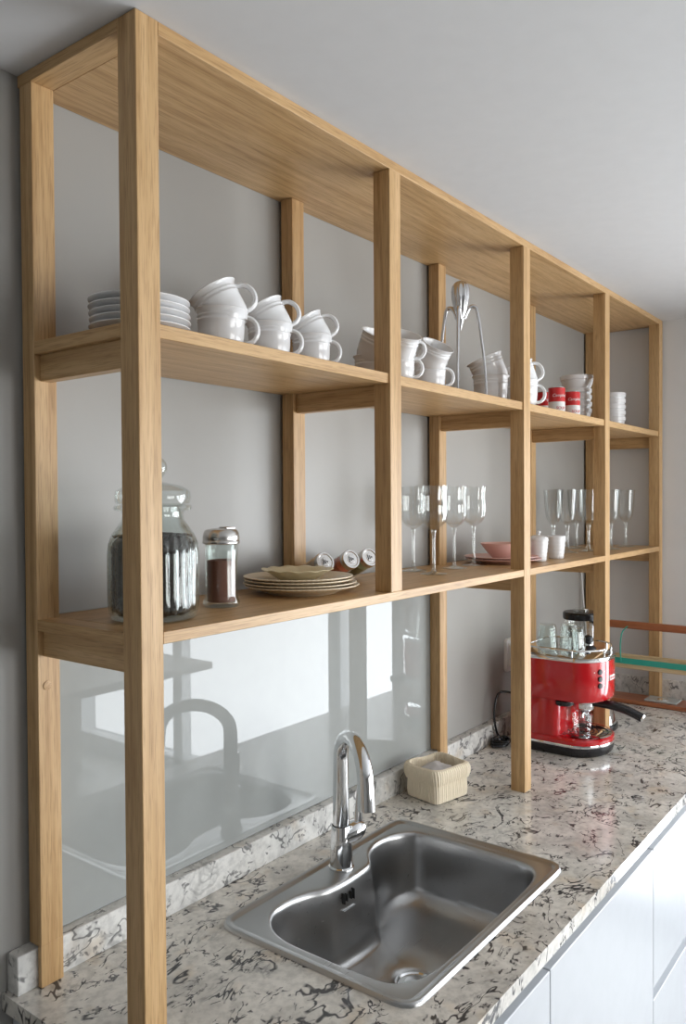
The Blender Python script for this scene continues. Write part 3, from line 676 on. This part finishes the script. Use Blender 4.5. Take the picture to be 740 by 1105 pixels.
# ribbed white tumblers
def tprof(r0_, r1_, h, n=6):
    out = [(0.0001, 0.0), (r0_-0.002, 0.0), (r0_, 0.002)]
    for k in range(n):
        a, b_ = k/n, (k+1)/n; ra = r0_+(r1_-r0_)*a; rb = r0_+(r1_-r0_)*b_
        out += [(ra, h*(a+0.015)), (ra+0.0012+(rb-ra)*0.5, h*(a+b_)/2), (rb, h*(b_-0.015))]
    out += [(r1_-0.001, h), (r1_-0.003, h-0.001), (r0_-0.003, 0.006), (0.0001, 0.005)]
    return out
ty = -0.215
tj = empty('sugar_pot', (along(581, ty, 585), ty, Z3+0.0003)); tag(tj, 'white ribbed pot with a knobbed lid beside the third front post', 'pot')
lathe('body', tprof(0.0225, 0.029, 0.070), ceramic, tj, 40)
l_ = lathe('lid', [(0.0001, 0.0702), (0.0285, 0.0702), (0.028, 0.073), (0.018, 0.078), (0.004, 0.080), (0.0001, 0.080)], ceramic, tj, 36)
lathe('knob', [(0.0001, 0.0795), (0.004, 0.0795), (0.0035, 0.083), (0.007, 0.087), (0.0065, 0.091), (0.0001, 0.093)], ceramic, l_, 24)
o = lathe('tumbler', tprof(0.0225, 0.029, 0.072), ceramic, None, 40); o.location = (along(600, ty, 585), ty, Z3+0.0003)
tag(o, 'white ribbed ceramic tumbler in front of the clear goblets', 'tumbler')

# ------------------------------------------------------------------ COUNTER: knitted basket
bk = empty('knitted_basket', (1.122, -0.118, 0.0004), -0.20); tag(bk, 'small square cream knitted basket with a folded cuff on the counter by the wall', 'basket')
def sq(hw, hd, z, rnd, amp, wob=0.0, n=480):
    """rounded square ring walked at even steps, with vertical knit ribs pushed out along its normal"""
    r = 0.012+0.05*max(0, rnd-0.30); base_ = rrect(-hw, hw, -hd, hd, r, 6); pts = [Vector((*p, 0)) for p in base_]; seg_ = []
    tot = 0
    for i in range(len(pts)):
        l = (pts[(i+1) % len(pts)]-pts[i]).length; seg_.append((tot, l)); tot += l
    out = []; j = 0
    for i in range(n):
        d = tot*i/n
        while j < len(seg_)-1 and seg_[j][0]+seg_[j][1] < d: j += 1
        t = (d-seg_[j][0])/max(seg_[j][1], 1e-9); p = pts[j].lerp(pts[(j+1) % len(pts)], t); e = pts[(j+1) % len(pts)]-pts[j]
        nn = Vector((e.y, -e.x, 0)).normalized() if e.length else Vector((1, 0, 0))
        bow = 0.003*math.cos(PI*p.x/hw/2)*math.cos(PI*p.y/hd/2)
        p = p + nn*(amp*(abs(math.sin(PI*i/n*64))-0.5))
        out.append(Vector((p.x, p.y, z+wob*0.45*math.cos(2*PI*4*i/n)+wob*0.4*math.cos(2*PI*3*i/n+1))))
    return out
bm = bmesh.new()
hw, hd = 0.064, 0.056
loft(bm, [sq(hw-0.006, hd-0.006, 0.0, 0.32, 0), sq(hw-0.001, hd-0.001, 0.003, 0.30, 0.001), sq(hw, hd, 0.02, 0.30, 0.0022), sq(hw-0.001, hd-0.001, 0.045, 0.32, 0.0022), sq(hw, hd, 0.058, 0.35, 0.002), sq(hw-0.006, hd-0.006, 0.058, 0.35, 0.001), sq(hw-0.007, hd-0.007, 0.01, 0.32, 0.001)], True, True)
build('body', bm, knit_m, bk, True)
bm = bmesh.new()
loft(bm, [sq(hw-0.003, hd-0.003, 0.050, 0.35, 0.001), sq(hw+0.003, hd+0.003, 0.050, 0.36, 0.0022, wob=.001), sq(hw+0.007, hd+0.007, 0.062, 0.40, 0.0026, wob=.001), sq(hw+0.008, hd+0.008, 0.078, 0.44, 0.0026, wob=.002), sq(hw+0.005, hd+0.005, 0.088, 0.48, 0.002, wob=.003), sq(hw-0.001, hd-0.001, 0.090, 0.50, 0.001, wob=.003), sq(hw-0.004, hd-0.004, 0.086, 0.50, 0.002, wob=.003), sq(hw-0.005, hd-0.005, 0.060, 0.5, 0.002), sq(hw-0.004, hd-0.004, 0.052, 0.35, 0.001)], False, False)
build('cuff', bm, knit_m, bk, True)
bm = bmesh.new(); t_ = bmesh.new(); bmesh.ops.create_icosphere(t_, subdivisions=4, radius=1)
for v in t_.verts:
    p = v.co.copy(); k = 1+0.10*math.sin(5*p.x+2)*math.cos(6*p.y)+0.07*math.sin(11*p.y+3*p.x)+0.04*math.sin(17*p.x-9*p.z)
    v.co = Vector((p.x*0.048*k, p.y*0.044*k, 0.052+p.z*0.033*k))
merge(bm, t_); o = build('crumpled_cloth', bm, cloth_m, None, True); o.location = bk.location+Vector((-0.002, 0, 0.001)); o.rotation_euler = (0, 0, -0.2)
tag(o, 'bundle of pale grey cloth lying inside the knitted basket', 'cloth')

# ------------------------------------------------------------------ espresso machine (front towards the room)
ex, ey = 1.744, -0.222
em = empty('espresso_machine', (ex, ey, 0.0)); tag(em, 'glossy red espresso machine with chrome trim and black handle on the counter', 'espresso machine')
def stad(hw_, y0, y1, z, n=20, rb=0.035, e=1.0):
    """plan with a half-round front at y0 and a softly cornered back at y1"""
    out = []
    for i in range(n+1):
        a = PI + PI*i/n; out.append(Vector((hw_*math.cos(a), y0+hw_*e+hw_*e*math.sin(a), z)))
    for cx_, a0 in ((hw_-rb, 0), (-hw_+rb, 90)):
        for i in range(7):
            a = math.radians(a0+90*i/6); out.append(Vector((cx_+rb*math.cos(a), y1-rb+rb*math.sin(a), z)))
    return out
def solid(name, spec, mat, parent, **k):
    bm = bmesh.new(); loft(bm, [stad(hw_, y0, y1, z, **k) for hw_, y0, y1, z in spec], True, True); return build(name, bm, mat, parent, True)
W = 0.118; F0, B0 = -0.152, 0.105
solid('base', [(W-0.010, F0+0.010, B0-0.01, 0.0), (W-0.004, F0+0.004, B0-0.004, 0.006), (W, F0, B0, 0.022), (W, F0, B0, 0.030)], black_pl, em, e=0.8)
solid('base_trim', [(W+0.001, F0-0.001, B0+0.001, 0.0302), (W+0.002, F0-0.002, B0+0.001, 0.034), (W+0.001, F0-0.001, B0+0.001, 0.038)], chrome, em, e=0.8)
solid('base_ring', [(W, F0, B0, 0.0382), (W, F0, B0, 0.048), (W-0.006, F0+0.006, B0-0.006, 0.0535)], red_m, em, e=0.8)
dt = lathe('drip_tray', [(0.0001, 0.0536), (0.092, 0.0536), (0.094, 0.055), (0.092, 0.0565), (0.0001, 0.0562)], chrome, em, 48, M=Matrix.Translation((0.0, F0+0.098, 0)))
for k, rr in enumerate((0.082, 0.068, 0.054, 0.040, 0.026, 0.012)):
    bm = bmesh.new(); n_ = 6 if k < 4 else 4
    for q in range(n_):
        a0 = 2*PI*q/n_+k*0.3; pts = [(rr*math.cos(a0+i*(2*PI/n_-0.25)/8), F0+0.098+rr*math.sin(a0+i*(2*PI/n_-0.25)/8), 0.0566) for i in range(9)]
        add_tube(bm, pts, 0.0021, 6, (1, 0.4))
    build('tray_slot', bm, dark_m, dt, True)
# column at the back
bm = bmesh.new(); loft(bm, [[Vector((p[0], p[1], z)) for p in rrect(-W+0.014, W-0.030, -0.020, B0-0.006, 0.022)] for z in (0.052, 0.060, 0.150, 0.168)], True, True); build('column', bm, red_m, em, True)
solid('upper_body', [(W-0.014, F0+0.012, B0-0.01, 0.166), (W-0.004, F0+0.004, B0-0.003, 0.170), (W, F0, B0, 0.178), (W+0.001, F0-0.001, B0, 0.24), (W, F0, B0, 0.292)], red_m, em, e=0.72)
solid('top_trim', [(W+0.001, F0-0.001, B0, 0.2922), (W+0.003, F0-0.003, B0+0.001, 0.296), (W+0.003, F0-0.003, B0+0.001, 0.303), (W-0.001, F0+0.001, B0-0.001, 0.3055)], chrome, em, e=0.72)
# gallery rail
gp = stad(W-0.010, F0+0.008, B0-0.012, 0.0, e=0.72)
gpts = [Vector((p.x, p.y, 0.326)) for p in gp if not (abs(p.x) < 0.075 and p.y < -0.10)]
ordered = [p for p in gp]
left_run = [Vector((p.x, p.y, 0.326)) for p in ordered[13:30]] 
seq = ordered[11:] + ordered[:9]
rail_p = [Vector((seq[0].x, seq[0].y, 0.304)), Vector((seq[0].x, seq[0].y, 0.318))]+[Vector((p.x, p.y, 0.326)) for p in seq]+[Vector((seq[-1].x, seq[-1].y, 0.318)), Vector((seq[-1].x, seq[-1].y, 0.304))]
gr = tube('gallery_rail', rail_p, 0.0028, chrome, em, 8)
for p in (seq[6], seq[12], seq[18], seq[24 % len(seq)]): tube('rail_post', [(p.x, p.y, 0.304), (p.x, p.y, 0.326)], 0.0025, chrome, gr, 8)
# buttons and nameplate on the curved front
def on_front(a):
    return Vector((W*math.cos(a), F0+W*0.72+W*0.72*math.sin(a), 0)), Vector((math.cos(a)*0.72, math.sin(a), 0)).normalized()
for k, z in enumerate((0.262, 0.241, 0.220)):
    p, n = on_front(PI+0.98); p.z = z
    Mx = Matrix.Translation(p) @ n.to_track_quat('Z', 'Y').to_matrix().to_4x4()
    lathe('button', [(0.0001, 0), (0.0085, 0), (0.0085, 0.003), (0.007, 0.0045), (0.0001, 0.0048)], black_pl, em, 20, M=Mx)
    for da in (-0.19, 0.17):
        p2, n2 = on_front(PI+0.98+da); p2.z = z; Mx = Matrix.Translation(p2) @ n2.to_track_quat('Z', 'Y').to_matrix().to_4x4()
        lathe('symbol', [(0.0001, 0), (0.0018, 0), (0.0018, 0.0006), (0.0001, 0.0006)], canwhite, em, 10, M=Mx)
p, n = on_front(PI+1.56); p.z = 0.238
bm = bmesh.new()
for i in range(5):
    pass
quad = n.to_track_quat('Z', 'Y').to_matrix().to_4x4()
tmp = bmesh.new(); add_box(tmp, -0.021, 0.021, -0.008, 0.008, -0.0015, 0.0022, 0.001); merge(bm, tmp, Matrix.Translation(p) @ quad)
npl = build('nameplate', bm, canwhite, em)
cu = bpy.data.curves.new('t', 'FONT'); cu.body = "DeLonghi"; cu.size = 0.0095; cu.align_x = 'CENTER'; cu.align_y = 'CENTER'; cu.extrude = 0.0002
to = bpy.data.objects.new('t', cu); COL.objects.link(to); dg = bpy.context.evaluated_depsgraph_get(); dg.update(); me = bpy.data.meshes.new_from_object(to.evaluated_get(dg)); bpy.data.objects.remove(to)
me.transform(Matrix.Translation(p+n*0.0024) @ Matrix.Rotation(PI/2, 4, 'X')); me.materials.clear(); me.materials.append(canred)
o = bpy.data.objects.new('lettering', me); COL.objects.link(o); o.parent = npl
# group head, portafilter
gh = (0.0, -0.062)
lathe('group_head', [(0.0001, 0.146), (0.034, 0.146), (0.036, 0.150), (0.036, 0.160), (0.040, 0.163), (0.040, 0.169), (0.0001, 0.169)], chrome, em, 40, M=Matrix.Translation((gh[0], gh[1], 0)))
pf = lathe('portafilter', [(0.0001, 0.118), (0.022, 0.118), (0.028, 0.124), (0.032, 0.130), (0.032, 0.1455), (0.0001, 0.1455)], chrome, em, 40, M=Matrix.Translation((gh[0], gh[1], 0)))
ha = Vector((0.10, -1, 0)).normalized(); g0 = Vector((gh[0], gh[1], 0.146))
hpts = spline([g0+ha*0.030, g0+ha*0.052+Vector((0, 0, 0.002)), g0+ha*0.09+Vector((0, 0, 0.001)), g0+ha*0.135+Vector((0, 0, -0.009)), g0+ha*0.178+Vector((0, 0, -0.026))], 6)
hh_ = len(hpts); tube('handle', hpts, [0.010+0.006*min(1, i/10) for i in range(hh_)], black_pl, pf, 18, (1.0, 0.85))
e1 = hpts[-1]; td = (hpts[-1]-hpts[-2]).normalized()
lathe('handle_cap', [(0.0001, 0), (0.0160, 0), (0.0165, 0.002), (0.013, 0.006), (0.0001, 0.0075)], chrome, pf, 24, M=Matrix.Translation(e1-td*0.001) @ td.to_track_quat('Z', 'Y').to_matrix().to_4x4() @ Matrix.Diagonal((1, 0.9, 1, 1)))
bm = bmesh.new()
for s_ in (-1, 1): add_tube(bm, [(gh[0]+s_*0.003, gh[1], 0.120), (gh[0]+s_*0.012, gh[1], 0.110), (gh[0]+s_*0.013, gh[1], 0.100)], 0.006, 12)
build('double_spout', bm, chrome, pf, True)
lathe('steam_knob', [(0.0001, 0.150), (0.026, 0.150), (0.029, 0.154), (0.029, 0.164), (0.024, 0.168), (0.0001, 0.168)], black_pl, em, 32, M=Matrix.Translation((-0.078, -0.030, 0)))
# glass carafe-like cup under the spout: clear glass cup standing on the tray
gc = lathe('glass_cup', [(0.0001, 0.001), (0.022, 0), (0.026, 0.003), (0.031, 0.030), (0.031, 0.052), (0.0295, 0.0522), (0.0285, 0.030), (0.024, 0.005), (0.0001, 0.005)], glass_m, None, 40, lambda t, r, z: (r*(1+0.015*math.cos(12*t)), z))
gc.location = (ex+gh[0]-0.004, ey+gh[1]+0.002, 0.0570); tag(gc, 'small clear ribbed glass under the spout of the espresso machine', 'glass')

# upside-down tumblers on the machine
def make_tumbler():
    r1, r2, h = 0.033, 0.0255, 0.083
    return [(r1, 0.0), (r1+0.0006, 0.002), (r1-0.001, 0.02), (r2+0.002, h-0.012), (r2-0.001, h-0.002), (r2-0.004, h), (0.0001, h-0.001), (0.0001, h-0.008), (r2-0.005, h-0.010), (r1-0.0035, 0.02), (r1-0.002, 0.0)]
tm = lathe('drinking_glass', make_tumbler(), jar_glass, None, 60, lambda t, r, z: (r*(1+(0.030*abs(math.cos(5*t)) if 0.01 < z else 0)), z), caps=(False, False))
for k, (dx, dy, lab) in enumerate(((-0.052, -0.055, 'front one'), (0.014, -0.010, 'middle one'), (-0.030, 0.045, 'back one'))):
    o = tm if k == 0 else tm.copy()
    if k: COL.objects.link(o)
    o.location = (ex+dx, ey+dy, 0.3058); tag(o, 'faceted drinking glass turned upside down on top of the red machine, ' + lab, 'glass', 'upturned glasses on the espresso machine')
o = empty('coffee_tamper', (ex+0.062, ey-0.055, 0.3057)); tag(o, 'small black and chrome coffee tamper standing on the red machine', 'tamper')
lathe('foot', [(0.0001, 0), (0.024, 0), (0.025, 0.003), (0.020, 0.008), (0.008, 0.013), (0.0001, 0.013)], black_pl, o, 28)
lathe('neck', [(0.0001, 0.012), (0.013, 0.012), (0.013, 0.017), (0.0001, 0.017)], chrome, o, 28)
lathe('knob', [(0.0001, 0.0165), (0.009, 0.017), (0.015, 0.026), (0.016, 0.033), (0.012, 0.041), (0.005, 0.044), (0.0001, 0.0445)], black_pl, o, 28)

# ------------------------------------------------------------------ blender behind the machine
lx, ly = along(627, -0.185, 700), -0.185
bl = empty('blender', (lx, ly, 0.0004)); tag(bl, 'glass jug blender with a black lid and chrome base behind the espresso machine', 'blender')
lathe('base', [(0.0001, 0.022), (0.096, 0.022), (0.094, 0.035), (0.080, 0.075), (0.066, 0.115), (0.062, 0.135), (0.0001, 0.135)], chrome, bl, 48, M=Matrix.Translation((RT.x*0.022, RT.y*0.022, 0)))
lathe('base_ring', [(0.0001, 0), (0.098, 0), (0.101, 0.006), (0.100, 0.018), (0.096, 0.0218), (0.0001, 0.0218)], black_pl, bl, 48, M=Matrix.Translation((RT.x*0.022, RT.y*0.022, 0)))
lathe('jug', [(0.0001, 0.136), (0.046, 0.136), (0.048, 0.150), (0.052, 0.22), (0.058, 0.375), (0.056, 0.375), (0.050, 0.22), (0.045, 0.152), (0.0001, 0.150)], glass_m, bl, 48)
lathe('jug_collar', [(0.0001, 0.1352), (0.056, 0.1352), (0.056, 0.158), (0.050, 0.162), (0.0001, 0.162)], black_pl, bl, 40)
lathe('lid', [(0.0001, 0.372), (0.060, 0.372), (0.062, 0.376), (0.062, 0.392), (0.058, 0.397), (0.030, 0.399), (0.0001, 0.399)], black_pl, bl, 40)
lathe('filler_cap', [(0.0001, 0.3985), (0.026, 0.399), (0.025, 0.409), (0.0001, 0.410)], glass_m, bl, 32)
hd = (Vector((RT.x, RT.y, 0)).normalized()*0.35-vdir*0.9).normalized()
tube('jug_handle', spline([hd*0.052+Vector((0, 0, 0.365)), hd*0.080+Vector((0, 0, 0.358)), hd*0.086+Vector((0, 0, 0.30)), hd*0.080+Vector((0, 0, 0.22)), hd*0.052+Vector((0, 0, 0.20))], 6), 0.008, chrome, bl, 12)

# thin white cable up the wall
o = tube('power_cable', spline([(2.40, -0.036, 0.004), (2.44, -0.034, 0.20), (2.455, -0.012, 0.42), (2.44, -0.010, Z3-T3-0.001)], 8), 0.0032, white_pl); tag(o, 'thin pale cable running up the wall behind the blender lid', 'cable')

# ------------------------------------------------------------------ wall socket with plug, black cord
so = empty('wall_socket', (1.799, -0.0004, 0.258)); tag(so, 'white rounded wall socket on the grey wall left of the espresso machine', 'socket')
bm = bmesh.new(); loft(bm, [[Vector((p[0], y_, p[1])) for p in rrect(-0.036*q, 0.036*q, -0.056*q, 0.056*q, 0.014)] for y_, q in ((0, 1.0), (-0.007, 1.0), (-0.011, 0.95))], True, True); build('cover_plate', bm, white_pl, so, True)
bm = bmesh.new(); loft(bm, [[Vector((p[0], y_, p[1])) for p in rrect(-0.022, 0.022, -0.040, 0.040, 0.008)] for y_ in (-0.011, -0.040)], True, True); ins = build('insert', bm, white_pl, so, True)
for zz_ in (-0.020, 0.020):
    for xx_ in (-0.006, 0.006): lathe('pin_hole', [(0.0001, 0), (0.0022, 0), (0.0022, 0.0006), (0.0001, 0.0006)], dark_m, ins, 10, M=Matrix.Translation((xx_, -0.0124, zz_)) @ Matrix.Rotation(PI/2, 4, 'X'))
pg = lathe('power_plug', [(0.0001, 0), (0.013, 0), (0.015, 0.006), (0.014, 0.022), (0.008, 0.034), (0.0001, 0.035)], black_pl, None, 24); pg.location = (1.804, -0.0135, 0.246); pg.rotation_euler = (PI/2, 0, 0)
tag(pg, 'black power plug pushed into the white wall socket', 'plug')
cord_pts = spline([(1.665, -0.05, 0.010), (1.63, -0.042, 0.03), (1.612, -0.04, 0.09), (1.622, -0.042, 0.145), (1.65, -0.05, 0.165), (1.68, -0.10, 0.155)], 8)
cd_ = tube('power_cord', cord_pts, 0.0038, black_pl); cd_.parent = em; cd_.location = -em.location
bm = bmesh.new()
for k in range(3):
    add_tube(bm, spline([(1.570+0.006*k, -0.055, 0.006+0.007*k), (1.600, -0.085-0.006*k, 0.008+0.007*k), (1.643, -0.070, 0.007+0.007*k), (1.635, -0.043, 0.006+0.007*k), (1.595, -0.040, 0.008+0.007*k), (1.570+0.006*k, -0.055, 0.006+0.007*k)], 8), 0.0042, 8)
add_box(bm, 1.585, 1.615, -0.072, -0.050, 0.002, 0.034, 0.006)
o = build('cord_bundle', bm, black_pl, None, True); tag(o, 'black bundle of coiled cord on the counter in the corner by the upstand', 'cord')

# ------------------------------------------------------------------ reddish wooden rack at the end wall
RXX = 2.375
rk = empty('wooden_rack', (RXX, -0.37, 0.0)); tag(rk, 'red-brown wooden rack with pale slat and teal band at the counter end', 'rack')
ry0, ry1 = -0.44, 0.29
box('board', 0.0, 0.120, ry0, ry1, 0.0006, 0.016, red_wood, rk, 0.003)
box('top_rail', -0.004, 0.016, ry0, ry1, 0.290, 0.318, red_wood, rk, 0.004)
sl = box('slat', 0.0, 0.012, ry0, ry1, 0.136, 0.192, pale_wood, rk, 0.003)
box('teal_band', -0.0015, 0.0005, ry0, ry1, 0.154, 0.176, teal_m, rk, 0.0005)
for yy in (ry0, ry1-0.022): box('upright', -0.001, 0.015, yy, yy+0.022, 0.014, 0.296, red_wood, rk, 0.003)
o = tube('teal_cord', spline([(RXX-0.007, -0.222, 0.300), (RXX-0.0095, -0.212, 0.290), (RXX-0.0095, -0.200, 0.27), (RXX-0.008, -0.194, 0.22), (RXX-0.006, -0.196, 0.162)], 8), 0.0024, teal_m); tag(o, 'thin teal cord hanging from the top rail of the wooden rack', 'cord')
cs = box('coaster', 2.398, 2.482, -0.392, -0.272, 0.0165, 0.0205, glass_plate, bev=0.0015); tag(cs, 'square grey glass coaster with a metal disc on the wooden rack board', 'coaster')
dsk = lathe('disc', [(0.0001, 0), (0.020, 0), (0.020, 0.001), (0.0001, 0.0014)], chrome, cs, 32, M=Matrix.Translation((2.440, -0.332, 0.0206)))

# ------------------------------------------------------------------ table behind the camera, seen in the glass
tb_ = empty('dining_table', (1.9, -2.75, FLOOR)); tag(tb_, 'plain grey dining table near the bright window, mirrored in the splashback', 'table')
box('tabletop', -0.65, 0.62, -0.5, 0.52, 0.71, 0.75, table_wood, tb_, 0.003)
for sx_ in (-0.28, 0.30):
    for sy2 in (-0.42, 0.36): box('leg', sx_-0.05, sx_+0.05, sy2-0.05, sy2+0.05, 0.0, 0.71, table_wood, tb_, 0.003)
